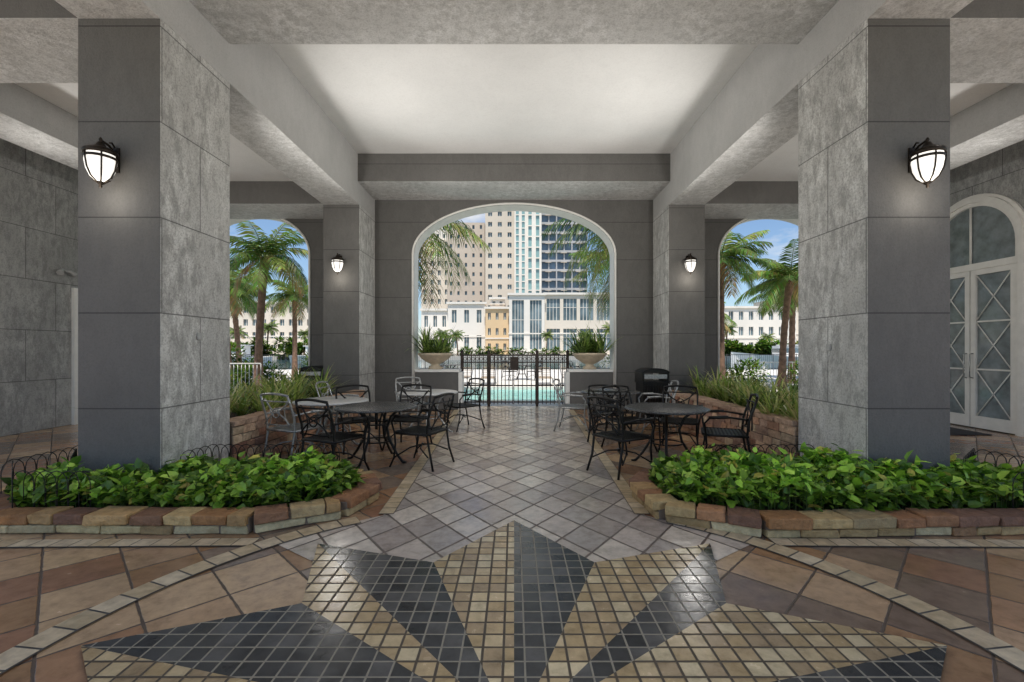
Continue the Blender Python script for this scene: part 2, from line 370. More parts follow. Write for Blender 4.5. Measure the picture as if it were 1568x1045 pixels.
# ---------------------------------------------------------------- sconces
LAMPG=plain('frosted_glass',(.9,.88,.84),.4,emit=((1.0,.95,.87),.9))
def sconce_mesh():
    b=MB(); cy=-.19
    b.box(-.05,.05,-.02,0,-.02,.26,m=0)
    b.tube([(0,-.02,.2),(0,-.08,.25),(0,cy,.27),(0,cy,.20)],.014,6)
    b.lathe(0,cy,[(.001,.25),(.03,.24),(.05,.20),(.12,.165),(.155,.14),(.158,.10),(.14,.10)],20,0)
    b.lathe(0,cy,[(.135,.104),(.14,.03),(.125,-.06),(.09,-.14),(.045,-.185),(.001,-.195)],20,1)
    for k in range(6):
        a=2*math.pi*k/6+.26
        b.tube([(r*math.cos(a),cy+r*math.sin(a),z) for r,z in ((.147,.115),(.147,.03),(.132,-.06),(.095,-.145),(.03,-.2))],.009,5)
    b.lathe(0,cy,[(.145,.05),(.152,.065),(.145,.08)],20,0)
    b.lathe(0,cy,[(.03,-.19),(.035,-.21),(.012,-.225),(.018,-.245),(.001,-.26)],12,0)
    b.tube([(0,-.01,.26),(0,-.05,.30),(0,-.08,.285)],.01,6)
    b.lathe(0,cy,[(.012,.25),(.02,.27),(.012,.29),(.001,.30)],10,0)
    return b.mesh('wall_sconce',[BRONZE,LAMPG])
sm_=sconce_mesh()
def sconce(x,y,z,rz,watts,aim,ang=112,glow=3.5):
    o=inst('wall_sconce',sm_,(x,y,z),rz,.85)
    d=Vector((0,-.19,0)); d.rotate(Matrix.Rotation(rz,3,'Z'))
    p=Vector((x,y,z))+d*1.6+Vector((0,0,.12))
    l=bpy.data.lights.new('fill_spot','SPOT'); l.energy=watts; l.spot_size=math.radians(ang); l.spot_blend=1.0; l.shadow_soft_size=.15; l.color=(1,.965,.915)  # added fill spot, brightens ceiling and walls beyond the lamp's own glow
    lo=bpy.data.objects.new('fill_spot',l); COL.objects.link(lo)
    lo.location=p; dd=(Vector(aim)-p); lo.rotation_euler=(-dd).to_track_quat('Z','Y').to_euler()
    lo.parent=o; lo.matrix_parent_inverse=Matrix.LocRotScale(o.location,o.rotation_euler,o.scale).inverted()
    q=bpy.data.lights.new('lamp_bulb','POINT'); q.energy=glow; q.shadow_soft_size=.08; q.color=(1,.93,.82)
    qo=bpy.data.objects.new('lamp_bulb',q); COL.objects.link(qo); qo.location=(0,-.26,-.34); qo.parent=o
for sx in (-1,1):
    sconce(sx*3.85,4.399,3.22,0,180,(sx*.5,1.5,3.2))
    sconce(sx*3.84,10.059,3.34,0,330,(sx*-.8,6.5,4.4))
    sconce(sx*3.82,5.481,3.1,math.pi,440,(sx*-.6,9.2,4.3),130)  # unseen sconces behind the front columns, added to brighten the ceiling
    sconce(sx*8.799,6.6,3.1,-sx*math.pi/2,290,(sx*4.5,8.2,3.8),125)  # unseen side-wall sconces, added to raise interior brightness
# ---------------------------------------------------------------- stone planters
warm=[(.46,.23,.09),(.56,.35,.15),(.38,.18,.08),(.60,.42,.19),(.29,.15,.08),(.52,.38,.19),(.46,.23,.11),(.25,.13,.08)]
tan=[(.62,.49,.25),(.54,.41,.21),(.66,.54,.31),(.46,.31,.14),(.38,.21,.10)]
def stone_wall(b,path,courses,th,closed=False):
    n=len(path)
    for i in range(n-1 if not closed else n):
        p=Vector(path[i]); q=Vector(path[(i+1)%n]); d=q-p; L=d.length; d.normalize(); ang=math.atan2(d.y,d.x)
        b.obox((p.x+q.x)/2,(p.y+q.y)/2,0,courses[-1][1]-.03,L,th-.03,ang,1)
        for (z0,z1,pal,ex,bl) in courses:
            s=0
            while s<L-.01:
                l=min(R.uniform(bl*.65,bl*1.4),L-s)
                if L-s-l<.08: l=L-s
                c=p+d*(s+l/2); col=R.choice(pal); k=R.uniform(.75,1.15)
                b.obox(c.x,c.y,z0+.004,z1-.004+R.uniform(-.004,.006),l-.008,th+ex+R.uniform(-.014,.022),ang,0,tuple(t*k for t in col),jit=.010)
                s+=l
def front_planter(sx,path):
    e=empty('stone_planter')
    b=MB(); stone_wall(b,path,[(0,.075,tan,0,.30),(.075,.165,warm,.05,.27)],.17)
    b.obj('stone_edging',[STONE,MORTAR],e,bevel=.012)
    b=MB(); b.poly([(p[0],p[1],.10) for p in (path if sx<0 else path[::-1])][::1]); b.obj('soil',[SOIL],e)
LP=[(-4.15,5.25),(-4.75,5.1),(-4.85,4.25),(-4.3,3.78),(-2.15,3.76),(-1.56,4.08),(-1.44,4.55),(-1.68,5.0),(-3.5,5.1)]
RP=[(4.15,5.25),(5.0,5.1),(5.1,4.2),(4.6,3.76),(2.0,3.68),(1.34,4.0),(1.28,4.62),(1.55,5.05),(3.5,5.1)]
front_planter(-1,LP); front_planter(1,RP)
def inside(x,y,poly):
    c=False; j=len(poly)-1
    for i in range(len(poly)):
        xi,yi=poly[i];xj,yj=poly[j]
        if (yi>y)!=(yj>y) and x<(xj-xi)*(y-yi)/(yj-yi)+xi: c=not c
        j=i
    return c
def leaf(b,p,d,up,L,W,c,bend=.25):
    d=Vector(d).normalized(); s=d.cross(Vector(up))
    if s.length<1e-4: s=d.orthogonal()
    s.normalize(); n=s.cross(d)
    p=Vector(p)
    m=p+d*L*.45-n*L*.06; t=p+d*L-n*L*bend
    a1=p+d*L*.12+s*W*.42+n*W*.12; a2=p+d*L*.55+s*W*.42+n*W*.10-n*L*.08
    b1=p+d*L*.12-s*W*.42+n*W*.12; b2=p+d*L*.55-s*W*.42+n*W*.10-n*L*.08
    i=len(b.v); b.v+=[tuple(q) for q in (p,a1,a2,t,b2,b1,m)]
    b.face((i,i+1,i+2,i+6),0,c); b.face((i+6,i+2,i+3),0,c); b.face((i,i+6,i+4,i+5),0,c); b.face((i+6,i+3,i+4),0,c)
greens=[(.19,.36,.03),(.29,.50,.05),(.11,.23,.025),(.42,.62,.09),(.07,.15,.02)]
def groundcover(name,poly,count,skip,hs=1.0):
    b=MB(); xs=[p[0] for p in poly]; ys=[p[1] for p in poly]; k=0
    bumps=[(R.uniform(min(xs),max(xs)),R.uniform(min(ys),max(ys)),R.uniform(.0,.11)) for _ in range(34)]
    while k<count:
        x=R.uniform(min(xs),max(xs)); y=R.uniform(min(ys),max(ys))
        if not inside(x,y,poly) or skip(x,y): continue
        k+=1
        edge=min(1,min((math.hypot(x-(poly[i][0]*(1-t)+poly[(i+1)%len(poly)][0]*t),y-(poly[i][1]*(1-t)+poly[(i+1)%len(poly)][1]*t)) for i in range(len(poly)) for t in (0,.25,.5,.75)))/.35)
        h=(.12+.07*edge+sum(bb[2]*math.exp(-((x-bb[0])**2+(y-bb[1])**2)/.03) for bb in bumps))*hs
        z=.10+h*math.sqrt(R.random())
        if R.random()<.03: z+=R.uniform(.03,.12)
        a=R.uniform(0,6.28); el=R.uniform(-.5,1.1)
        d=(math.cos(a)*math.cos(el),math.sin(a)*math.cos(el),math.sin(el))
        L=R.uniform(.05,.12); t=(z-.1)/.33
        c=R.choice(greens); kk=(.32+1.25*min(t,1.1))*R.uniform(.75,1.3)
        if R.random()<.04: c=(.45,.40,.08)
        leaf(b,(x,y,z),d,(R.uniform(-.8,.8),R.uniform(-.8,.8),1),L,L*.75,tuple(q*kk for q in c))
        if k%5==0: b.tube([(x,y,.1),(x,y,z)],.003,3,0,(.08,.12,.03),cap=False)
    return b.obj(name,[LEAF])
def shrink(poly,f=.945):
    cx=sum(p[0] for p in poly)/len(poly); cy=sum(p[1] for p in poly)/len(poly)
    return [(cx+(p[0]-cx)*f,cy+(p[1]-cy)*(f-.07)) for p in poly]
incol=lambda x,y: 3.4<abs(x)<4.24 and y>4.38
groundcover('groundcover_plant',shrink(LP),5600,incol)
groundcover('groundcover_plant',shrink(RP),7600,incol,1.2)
def hoops(path):
    b=MB()
    for i in range(len(path)-1):
        p=Vector(path[i]);q=Vector(path[i+1]); d=q-p; L=d.length; k=max(1,int(L/.09))
        for j in range(k):
            a=p+d*(j/k); c=p+d*((j+1.9)/k)
            pts=[(a.x,a.y,.12)]+[(a.x+(c.x-a.x)*(.5-.5*math.cos(t)),a.y+(c.y-a.y)*(.5-.5*math.cos(t)),.36+.10*math.sin(t)) for t in [math.pi*s/6 for s in range(7)]]+[(c.x,c.y,.12)]
            b.tube(pts,.0045,4,cap=False)
        b.tube([(p.x,p.y,.2),(q.x,q.y,.2)],.003,4)
    b.obj('wire_edging_fence',[IRON])
hoops([(-4.25,4.36),(-4.62,4.8)]); hoops([(-4.70,5.0),(-4.74,4.3),(-4.3,3.90),(-3.7,3.88)]); hoops([(4.3,4.36),(4.85,4.8),(4.98,4.25),(4.6,3.88),(4.3,3.85)])
hoops([(-3.38,4.6),(-3.3,4.98),(-1.9,4.98)]); hoops([(3.3,4.98),(2.0,4.98)])
redst=[(.48,.27,.17),(.62,.42,.28),(.42,.22,.15),(.66,.50,.34),(.54,.31,.20),(.44,.29,.21),(.34,.20,.15)]
for sx in (-1,1):
    e=empty('raised_stone_planter')
    b=MB(); cs=[(i*.11,(i+1)*.11,redst,R.uniform(-.01,.02),.22) for i in range(5)]+[(.55,.62,[(.50,.33,.23),(.60,.41,.29)],.05,.32)]
    stone_wall(b,[(sx*3.52,5.55),(sx*3.36,9.9)],cs,.2)
    b.obj('stone_wall',[STONE,MORTAR],e,bevel=.008)
    b=MB(); a0,a1=sorted((sx*3.6,sx*4.95)); b.box(a0,a1,5.5,10.0,0,.52); b.obj('soil',[SOIL],e)
def blade(b,p,a,el,L,W,c,droop,n=5):
    x,y,z=p; prev=None
    for i in range(n+1):
        t=i/n; e=el-droop*t*t
        w=W*(1-t)**.6*(.5+min(t*4,1)*.5)
        sxx,sy=-math.sin(a)*w/2,math.cos(a)*w/2
        cur=((x-sxx,y-sy,z),(x+sxx,y+sy,z))
        if prev: b.poly([prev[0],prev[1],cur[1],cur[0]],0,c,True)
        prev=cur
        x+=math.cos(a)*math.cos(e)*L/n; y+=math.sin(a)*math.cos(e)*L/n; z+=math.sin(e)*L/n
SP=[(.24,.35,.07),(.35,.47,.10),(.15,.25,.05),(.52,.56,.18),(.58,.54,.24)]
def strappy(b,p,k=34,L=.5,W=.03):
    for _ in range(k):
        blade(b,(p[0]+R.uniform(-.05,.05),p[1]+R.uniform(-.05,.05),p[2]),R.uniform(0,6.28),R.uniform(.6,1.5),L*R.uniform(.6,1.2),W*R.uniform(.8,1.3),R.choice(SP),R.uniform(.6,1.8))
for sx in (-1,1):
    b=MB()
    for i in range(38):
        strappy(b,(sx*R.uniform(3.58,4.7),5.62+i*.114,.5),32,R.uniform(.40,.74),.045)
    b.obj('strappy_plant',[LEAF])
# ---------------------------------------------------------------- furniture
def chair_mesh(mat,name='patio_chair'):
    b=MB()
    for s in (-1,1):
        b.tube([(s*.26,-.33,0),(s*.235,-.27,.2),(s*.24,-.23,.43),(s*.25,-.25,.62),(s*.25,-.31,.80),(s*.235,-.34,.90)],.015,6)
        b.tube([(s*.27,.30,0),(s*.25,.25,.12),(s*.26,.22,.3),(s*.27,.23,.45),(s*.30,.25,.58),(s*.31,.18,.66),(s*.29,-.05,.665),(s*.25,-.25,.64)],.013,6)
        b.tube([(s*.31,.20,.655),(s*.31,-.02,.672)],.021,6)
        b.tube([(s*.25,-.25,.16),(s*.15,-.08,.24),(s*.0,0,.26)],.010,5); b.tube([(s*.255,.25,.12),(s*.15,.08,.24),(s*.0,0,.26)],.010,5)
        b.tube(sm(-1,1,10,lambda t:(s*.225*t,-.285-.02*(1-t*t),.68-.17*t+.03*math.sin(3*t))),.010,5)
        b.tube(sm(-1,1,8,lambda t:(s*(.12+.07*t*t),-.25-.04*(t+1)/2-.01,.66+.17*t)),.008,5)
    b.tube(sm(-1,1,10,lambda t:(.238*t,-.335-.03*(1-t*t),.90+.025*(1-t*t))),.017,6)
    b.tube(sm(-1,1,8,lambda t:(.248*t,-.315-.03*(1-t*t),.825)),.010,5)
    b.tube(sm(-1,1,8,lambda t:(.245*t,-.24-.03*(1-t*t),.51)),.010,5)
    b.tube([(.06*math.cos(a),-.31,.67+.06*math.sin(a)) for a in [2*math.pi*i/12 for i in range(13)]],.008,5,cap=False)
    fr=[(-.25,-.24),(.25,-.24),(.27,.20),(.2,.26),(-.2,.26),(-.27,.20),(-.25,-.24)]
    b.tube([(x,y,.435) for x,y in fr],.016,6)
    for i in range(-6,7): b.box(i*.037-.011,i*.037+.011,-.235,.25,.433+.0,.441)
    for j in range(-5,6): b.box(-.25,.25,j*.043-.010,j*.043+.010,.4415,.4465)
    return b.mesh(name,[mat])
CH=chair_mesh(IRON); CH2=chair_mesh(IRON2)
TT,nt,bb=new_mat('table_top_mesh'); P,x,y,z=pos(nt)
bb.inputs['Metallic'].default_value=.3; bb.inputs['Roughness'].default_value=.25
nt.links.new(ramp(nt,noise(nt,P,60,3),[(.4,(.03,.03,.03)),(.6,(.12,.12,.12))]),bb.inputs['Base Color'])
bump(nt,bb,noise(nt,P,90,2),.5,.01)
def table_mesh(mat,top,r=.53):
    b=MB()
    b.lathe(0,0,[(.001,.735),(r-.02,.735),(r,.728),(r+.006,.718),(r,.705),(r-.02,.70),(r-.03,.715),(.001,.715)],40,1)
    for k in range(4):
        a=math.pi/4+math.pi/2*k; ca,sa=math.cos(a),math.sin(a)
        b.tube([(q*ca,q*sa,zz) for q,zz in ((.42,.0),(.38,.02),(.30,.12),(.19,.3),(.16,.45),(.22,.6),(.34,.70))],.018,6)
        b.lathe(.42*ca,.42*sa,[(.001,0),(.03,0),(.03,.015),(.001,.02)],8)
    for rr,zz in ((.20,.27),(.17,.5)):
        b.tube([(rr*math.cos(t),rr*math.sin(t),zz) for t in [2*math.pi*i/24 for i in range(25)]],.010,6,cap=False)
    b.tube([(0,0,.7),(0,0,.42)],.02,8)
    return b.mesh('patio_table',[mat,top])
TB=table_mesh(IRON,TT); TB2=table_mesh(IRON2,plain('pale_table_top',(.6,.59,.57),.3,.1,nscale=30,var=.15))
def lookrot(c,t): return math.atan2(t[1]-c[1],t[0]-c[0])-math.pi/2
def group(t,chs,me=CH,tb=None):
    inst('patio_table',tb or TB,(t[0],t[1],.005),R.uniform(0,1))
    for c in chs: inst('patio_chair',me if len(c)<3 else c[2],(c[0],c[1],.005),lookrot(c,t)+R.uniform(-.15,.15))
group((-1.85,6.12),[(-2.16,5.46),(-1.20,5.92),(-1.62,6.95),(-2.35,6.85)])
group((-2.75,6.85),[(-2.95,6.15,CH2)],tb=TB2)
group((-1.55,8.2),[(-.98,8.6),(-2.0,8.9,CH2)],tb=TB2)
group((2.0,5.98),[(1.32,5.58),(2.68,5.80),(1.72,6.8),(2.45,6.75)])
group((1.75,8.3),[(1.12,8.45,CH2),(1.55,7.55),(2.55,8.2,CH2)])
inst('patio_chair',CH2,(-3.0,7.9,0.005),lookrot((-3,7.9),(-1.9,7.9)))
def bin_mesh():
    b=MB(); b.box(-.27,.27,-.22,.22,.03,.78); b.box(-.29,.29,-.24,.24,.78,.83)
    for i in range(9): x=-.24+i*.06; b.box(x-.016,x+.016,-.236,-.221,.08,.74)
    for s in (-1,1): b.box(s*.27-.02,s*.27+.02,-.22,.22,.83,1.0)
    pts=sm(0,math.pi,10,lambda t:(-.30*math.cos(t),1.0+.10*math.sin(t)))
    for i in range(10):
        p,q=pts[i],pts[i+1]; b.poly([(p[0],-.24,p[1]),(q[0],-.24,q[1]),(q[0],.24,q[1]),(p[0],.24,p[1])])
    b.poly([(p[0],-.2,p[1]) for p in pts]); b.poly([(p[0],.2,p[1]) for p in pts][::-1])
    b.box(-.25,.25,-.21,-.19,.88,.97,m=1)
    return b.mesh('litter_bin',[IRON,IRON2])
BN=bin_mesh(); inst('litter_bin',BN,(2.95,9.75,0),.1); inst('litter_bin',BN,(-4.78,10.95,.0),-.1)
# ---------------------------------------------------------------- gate
e=empty('iron_gate'); b=MB(); yy=11.9
for x in (-1.36,-.66,.60,1.40): b.box(x-.035,x+.035,yy-.035,yy+.035,0,1.42); b.lathe(x,yy,[(.05,1.42),(.05,1.44),(.02,1.47),(.001,1.5)],8)
for (a0,a1) in ((-1.33,-.70),(-.62,-.035),(-.005,.565),(.635,1.37)):
    for z in (.12,.55,1.16,1.34): b.box(a0,a1,yy-.012,yy+.012,z-.016,z+.016)
    k=int((a1-a0)/.095)
    for i in range(k+1):
        x=a0+(a1-a0)*i/k; b.box(x-.010,x+.010,yy-.0105,yy+.0105,.06,1.35)
    for i in range(k):
        x=a0+(a1-a0)*(i+.5)/k; b.tube([(x+.04*math.cos(t),yy,1.25+.04*math.sin(t)) for t in [2*math.pi*j/10 for j in range(11)]],.007,4,cap=False)
b.tube([(-.62+1.185*i/12,yy,1.36+.10*math.sin(math.pi*i/12)) for i in range(13)],.012,5)
b.box(-.10,.10,yy-.04,yy+.04,.95,1.3)
b.obj('gate_frame',[plain('gate_bronze_paint',(.04,.025,.018),.45,.3,nscale=20)],e)
# ---------------------------------------------------------------- urns
URN=plain('cast_stone_urn',(.57,.47,.34),.8,nscale=9,bmp=.3)
for x in (-1.98,1.9):
    e=empty('planter_urn',(x,11.45,1.0)); b=MB()
    b.lathe(0,0,[(.001,0),(.17,0),(.17,.05),(.11,.08),(.10,.12),(.20,.17),(.34,.26),(.40,.34),(.43,.36),(.43,.40),(.40,.41),(.37,.38),(.001,.37)],28)
    b.obj('bowl',[URN],e)
    b=MB()
    for _ in range(13):
        px,py=R.uniform(-.32,.32),R.uniform(-.25,.25)
        for k in range(24):
            c=R.choice([(.26,.40,.08),(.42,.54,.14),(.15,.25,.05),(.09,.15,.04)])
            blade(b,(px,py,.36),R.uniform(0,6.28),R.uniform(.4,1.5),R.uniform(.35,.9),.05,c,R.uniform(.4,2.0))
    b.obj('foliage',[LEAF],e)
# ---------------------------------------------------------------- outside: deck, pool
px0,px1,py0,py1=-6,6,13.2,18.2
g=MB(); g.box(-40,40,12.0,py0,-.38,-.012); g.box(-40,px0,py0+.001,py1,-.38,-.012); g.box(px1,40,py0+.001,py1,-.38,-.012); g.box(-40,40,py1+.001,34,-.38,-.012)
g.obj('pool_deck',[DECK])
W,nt,bb=new_mat('pool_water'); P,x,y,z=pos(nt)
nt.links.new(ramp(nt,noise(nt,P,2.5,3,.5,1.5),[(.35,(.16,.48,.46)),(.6,(.28,.62,.56))]),bb.inputs['Base Color']); bb.inputs['Roughness'].default_value=.2; bb.inputs['Specular IOR Level'].default_value=.35
bump(nt,bb,noise(nt,P,4,3),.3,.05)
g=MB(); g.poly([(px0,py0,-.12),(px1,py0,-.12),(px1,py1,-.12),(px0,py1,-.12)]); g.obj('pool_water',[W])
g=MB()
for a in ((px0,px1,py0,py0+.04),(px0,px1,py1-.04,py1)): g.box(*a,-.3,-.008)
g.obj('pool_coping',[TRIM])
WR=plain('river_water',(.06,.11,.12),.12,nscale=.4,bmp=.1)
g=MB(); g.poly([(-400,36,-.39),(400,36,-.39),(400,80,-.39),(-400,80,-.39)]); g.obj('river_water',[WR])
g=MB(); g.box(-400,400,80,130,-.5,.3); g.obj('promenade',[plain('paving',(.52,.48,.42),.8)])
def railing(name,p,q,h,mat,gap=.12,z=0):
    b=MB(); p=Vector(p);q=Vector(q);L=(q-p).length;k=int(L/gap)
    for zz in (.12,h): b.tube([(p.x,p.y,z+zz),(q.x,q.y,z+zz)],.022,5)
    for i in range(k+1):
        a=p.lerp(q,i/k); r=.03 if i%12==0 else .010
        b.tube([(a.x,a.y,z),(a.x,a.y,z+h+(.06 if i%12==0 else 0))],r,4)
    b.obj(name,[mat])
railing('deck_railing',(-30,33),(30,33),1.1,IRON,.14)
railing('white_railing',(-12,14.2),(-7.9,14.2),1.05,TRIM,.12); railing('white_railing',(14,17.5),(9,17.5),1.0,TRIM,.12)
def lounger():
    b=MB()
    for s in (-1,1): b.tube([(s*.3,-.9,.3),(s*.3,.35,.3),(s*.3,.95,.75)],.02,6); b.tube([(s*.3,-.8,0),(s*.3,-.75,.3)],.018,6); b.tube([(s*.3,.5,0),(s*.3,.4,.32)],.018,6)
    for i in range(12): y=-.88+i*.105; b.box(-.3,.3,y,y+.085,.305,.318,m=1)
    for i in range(6):
        t=i/6; b.obox(0,.4+t*.55,.33+t*.42,.345+t*.42,.6,.08,0,1)
    return b.mesh('pool_lounger',[IRON2,plain('sling_fabric',(.35,.27,.19),.8)])
LG=lounger()
for x in (-4.6,-3.4,-2.2,-1.1,1.3,2.4,3.6,4.8): inst('pool_lounger',LG,(x,19.6+R.uniform(-.2,.2),-.012),R.uniform(-.1,.1))
for x in (-3.9,-.2,1.0,3.1): inst('patio_chair',CH,(x,22.5+R.uniform(-.5,.5),-.012),R.uniform(0,6))
inst('patio_table',TB,(.4,22.8,-.012)); inst('patio_table',TB,(-3.2,23.0,-.012))
# ---------------------------------------------------------------- palms
def palm_mesh(h,nf,L,seed,lean=.3,tr=.15,wl=.05,lo=-.7):
    r=random.Random(seed); b=MB()
    ns=26; pts=[];rs=[]
    for i in range(ns+1):
        t=i/ns; pts.append((lean*t*t,0,h*t)); rs.append(tr*(1.25-.45*min(t*3,1)+(.10 if i%2 else 0)+(.35*max(0,t-.85)/.15)))
    b.tube(pts,rs,10,1)
    top=Vector((lean,0,h))
    for f in range(nf):
        a=f*2.399+r.uniform(-.2,.2); q=f/nf; el=1.35-(1.35-lo)*q+r.uniform(-.15,.15); l=L*r.uniform(.85,1.1); dr=r.uniform(.9,1.5)
        dead=(q>.90)
        n=9; p=top+Vector((math.cos(a),math.sin(a),0))*.1; P=[p.copy()];D=[]
        for i in range(n):
            t=(i+.5)/n; ee=el-dr*t; d=Vector((math.cos(a)*math.cos(ee),math.sin(a)*math.cos(ee),math.sin(ee)))
            D.append(d); p=p+d*l/n; P.append(p.copy())
        b.tube(P,[.022*(1-.8*i/n) for i in range(n+1)],4,0,(.26,.30,.10),cap=False)
        base=r.choice([(.12,.20,.035),(.17,.27,.05),(.07,.13,.025),(.27,.34,.08)]) if not dead else (.36,.27,.12)
        m=30
        for j in range(2,m+1):
            t=j/m; k=min(n-1,int(t*n)); o=P[k].lerp(P[k+1],t*n-k) if k<n else P[n]
            d=D[k]; s=Vector((-math.sin(a),math.cos(a),0)); ll=l*.34*math.sin(math.pi*(.12+.80*t))**.7
            for sg in (-1,1):
                dd=(d*.65+s*sg*.8+Vector((0,0,-.30+r.uniform(-.2,.2)))).normalized()
                tip=o+dd*ll+Vector((0,0,-ll*.28)); mid=o+dd*ll*.5
                wv=d*wl*.5; c=tuple(x*r.uniform(.7,1.3) for x in base)
                b.poly([o-wv*.5,mid-wv,mid+wv,o+wv*.5],0,c); b.poly([mid-wv,tip,mid+wv],0,c)
    return b.mesh('palm_tree',[PALML,BARK])
PA=palm_mesh(4.6,26,1.65,1,.25,.14,.055,-.35); PB=palm_mesh(5.9,34,2.9,2,.15,.16,.05); PC=palm_mesh(3.8,24,1.6,3,-.3,.13,.055,-.3)
for me,x,y,rz,s in ((PA,-8.55,15.2,0,1),(PC,-11.6,18.5,1,1.05),(PA,-10.6,22,2,.9),(PC,-9.0,27,2.5,.95),(PC,-14.5,24,.5,1.2),
    (PA,6.95,15.3,1.2,1.0),(PC,10.3,17.5,2,1.1),(PC,12.2,20,4,1.1),(PA,15,23,3,1.0),(PC,10.2,25,3,.9),
    (PB,-3.55,15.0,2.0,.98),(PB,3.75,14.6,4.1,.93),(PB,4.4,18.5,1.0,.85)):
    inst('palm_tree',me,(x,y,-.05),rz,s)
for x in (-52,-44,-37,-30,-25,-14.5,-9.5,6,12,19,26,33,40,47,55):
    inst('palm_tree',R.choice((PC,PC,PA)),(x+R.uniform(-1.5,1.5),R.uniform(82,87),.2),R.uniform(0,6),R.uniform(.8,1.15))
def shrub(name,c,rx,ry,rz,count,size,pal=greens,k0=.5):
    b=MB()
    blobs=[(c[0]+R.uniform(-rx,rx)*.8,c[1]+R.uniform(-ry,ry)*.8,c[2]+R.uniform(.1,.8)*rz) for _ in range(max(4,int(rx*4)))]
    br=min(rz,.9)*.55+.15
    for _ in range(count):
        o=R.choice(blobs); v=Vector((R.gauss(0,1),R.gauss(0,1),R.gauss(0,1))).normalized()*br*R.uniform(.6,1.05)
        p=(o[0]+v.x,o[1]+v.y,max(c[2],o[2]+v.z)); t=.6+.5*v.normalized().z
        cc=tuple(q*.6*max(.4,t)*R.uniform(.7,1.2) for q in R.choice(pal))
        d=(v.x+R.uniform(-.3,.3),v.y+R.uniform(-.3,.3),v.z+R.uniform(-.3,.3))
        leaf(b,p,d,(0,0,1),size*R.uniform(.7,1.3),size*.5,cc)
    return b.obj(name,[LEAF2])
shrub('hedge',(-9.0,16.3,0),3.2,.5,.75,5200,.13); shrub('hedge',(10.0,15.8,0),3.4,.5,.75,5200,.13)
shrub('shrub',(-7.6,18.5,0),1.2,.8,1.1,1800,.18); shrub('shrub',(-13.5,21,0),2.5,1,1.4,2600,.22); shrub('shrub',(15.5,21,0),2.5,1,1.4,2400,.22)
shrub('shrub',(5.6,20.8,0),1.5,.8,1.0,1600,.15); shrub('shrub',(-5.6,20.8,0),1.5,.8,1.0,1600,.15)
shrub('tree_line',(-40,81,0),26,2,3.4,8000,.8); shrub('tree_line',(45,81,0),24,2,3,7000,.8); shrub('shrub',(0,81.5,.2),19,1,1.3,5000,.45)
b=MB()
for i in range(60): strappy(b,(R.uniform(5.0,9)*R.choice((-1,1)),R.uniform(12.4,13.6),-.01),26,.55,.035)
b.obj('strappy_plant',[LEAF2])
# ---------------------------------------------------------------- far buildings
def fac(name,col): return plain(name,col,.8,nscale=.15,var=.07)
CREAM=fac('cream_facade',(.76,.68,.57)); BEIGE=fac('beige_facade',(.64,.56,.46)); OCH=fac('ochre_facade',(.74,.54,.32)); PALE=fac('pale_facade',(.82,.77,.69)); PINK=fac('taupe_facade',(.54,.46,.38)); SLAB=fac('slab_concrete',(.42,.42,.42))
WIN,nt,bb=new_mat('window_glass'); P,x,y,z=pos(nt)
bb.inputs['Roughness'].default_value=.1; nt.links.new(ramp(nt,noise(nt,P,.35,2),[(.35,(.07,.11,.13)),(.65,(.20,.27,.30))]),bb.inputs['Base Color'])
TEAL=plain('teal_glass',(.26,.42,.42),.15,nscale=.3,var=.2); BLUEG=plain('blue_glass',(.13,.19,.26),.12,nscale=.3,var=.35)
def facade(b,x0,x1,y,z0,z1,nx,nz,wf,hf,mw=0,mg=1,dep=.35,depth=14,mul=True):
    cw=(x1-x0)/nx; ch=(z1-z0)/nz
    for i in range(nx):
        for j in range(nz):
            a,c=x0+i*cw,z0+j*ch; A,C=a+cw,c+ch
            p,q=a+cw*(1-wf)/2,A-cw*(1-wf)/2; r,s=c+ch*(1-hf)*.55,C-ch*(1-hf)*.45
            b.poly([(a,y,c),(A,y,c),(q,y,r),(p,y,r)],mw); b.poly([(A,y,c),(A,y,C),(q,y,s),(q,y,r)],mw)
            b.poly([(A,y,C),(a,y,C),(p,y,s),(q,y,s)],mw); b.poly([(a,y,C),(a,y,c),(p,y,r),(p,y,s)],mw)
            Y=y+dep
            b.poly([(p,y,r),(q,y,r),(q,Y,r),(p,Y,r)],mw); b.poly([(q,y,r),(q,y,s),(q,Y,s),(q,Y,r)],mw)
            b.poly([(q,y,s),(p,y,s),(p,Y,s),(q,Y,s)],mw); b.poly([(p,y,s),(p,y,r),(p,Y,r),(p,Y,s)],mw)
            b.poly([(p,Y,r),(q,Y,r),(q,Y,s),(p,Y,s)],mg)
            if wf>.3 and mul:
                k=1 if wf<.6 else 3
                for u in range(1,k+1):
                    xm=p+(q-p)*u/(k+1); b.box(xm-.05,xm+.05,Y-.06,Y-.01,r,s,2)
                if hf>.6: zm=r+(s-r)*.6; b.box(p,q,Y-.055,Y-.012,zm-.05,zm+.05,2)
    Yb=y+depth
    b.poly([(x0,y,z0),(x0,y,z1),(x0,Yb,z1),(x0,Yb,z0)],mw); b.poly([(x1,y,z0),(x1,Yb,z0),(x1,Yb,z1),(x1,y,z1)],mw)
    b.poly([(x0,y,z1),(x1,y,z1),(x1,Yb,z1),(x0,Yb,z1)],mw); b.poly([(x0,Yb,z0),(x0,Yb,z1),(x1,Yb,z1),(x1,Yb,z0)],mw)
def building(name,parts,mats):
    e=empty(name)
    for i,(pn,a,kw) in enumerate(parts):
        b=MB(); facade(b,*a,**kw); b.obj(pn,mats,e)
    return e
MS=[CREAM,WIN,PALE,BEIGE,TEAL,BLUEG,PINK,OCH,SLAB]
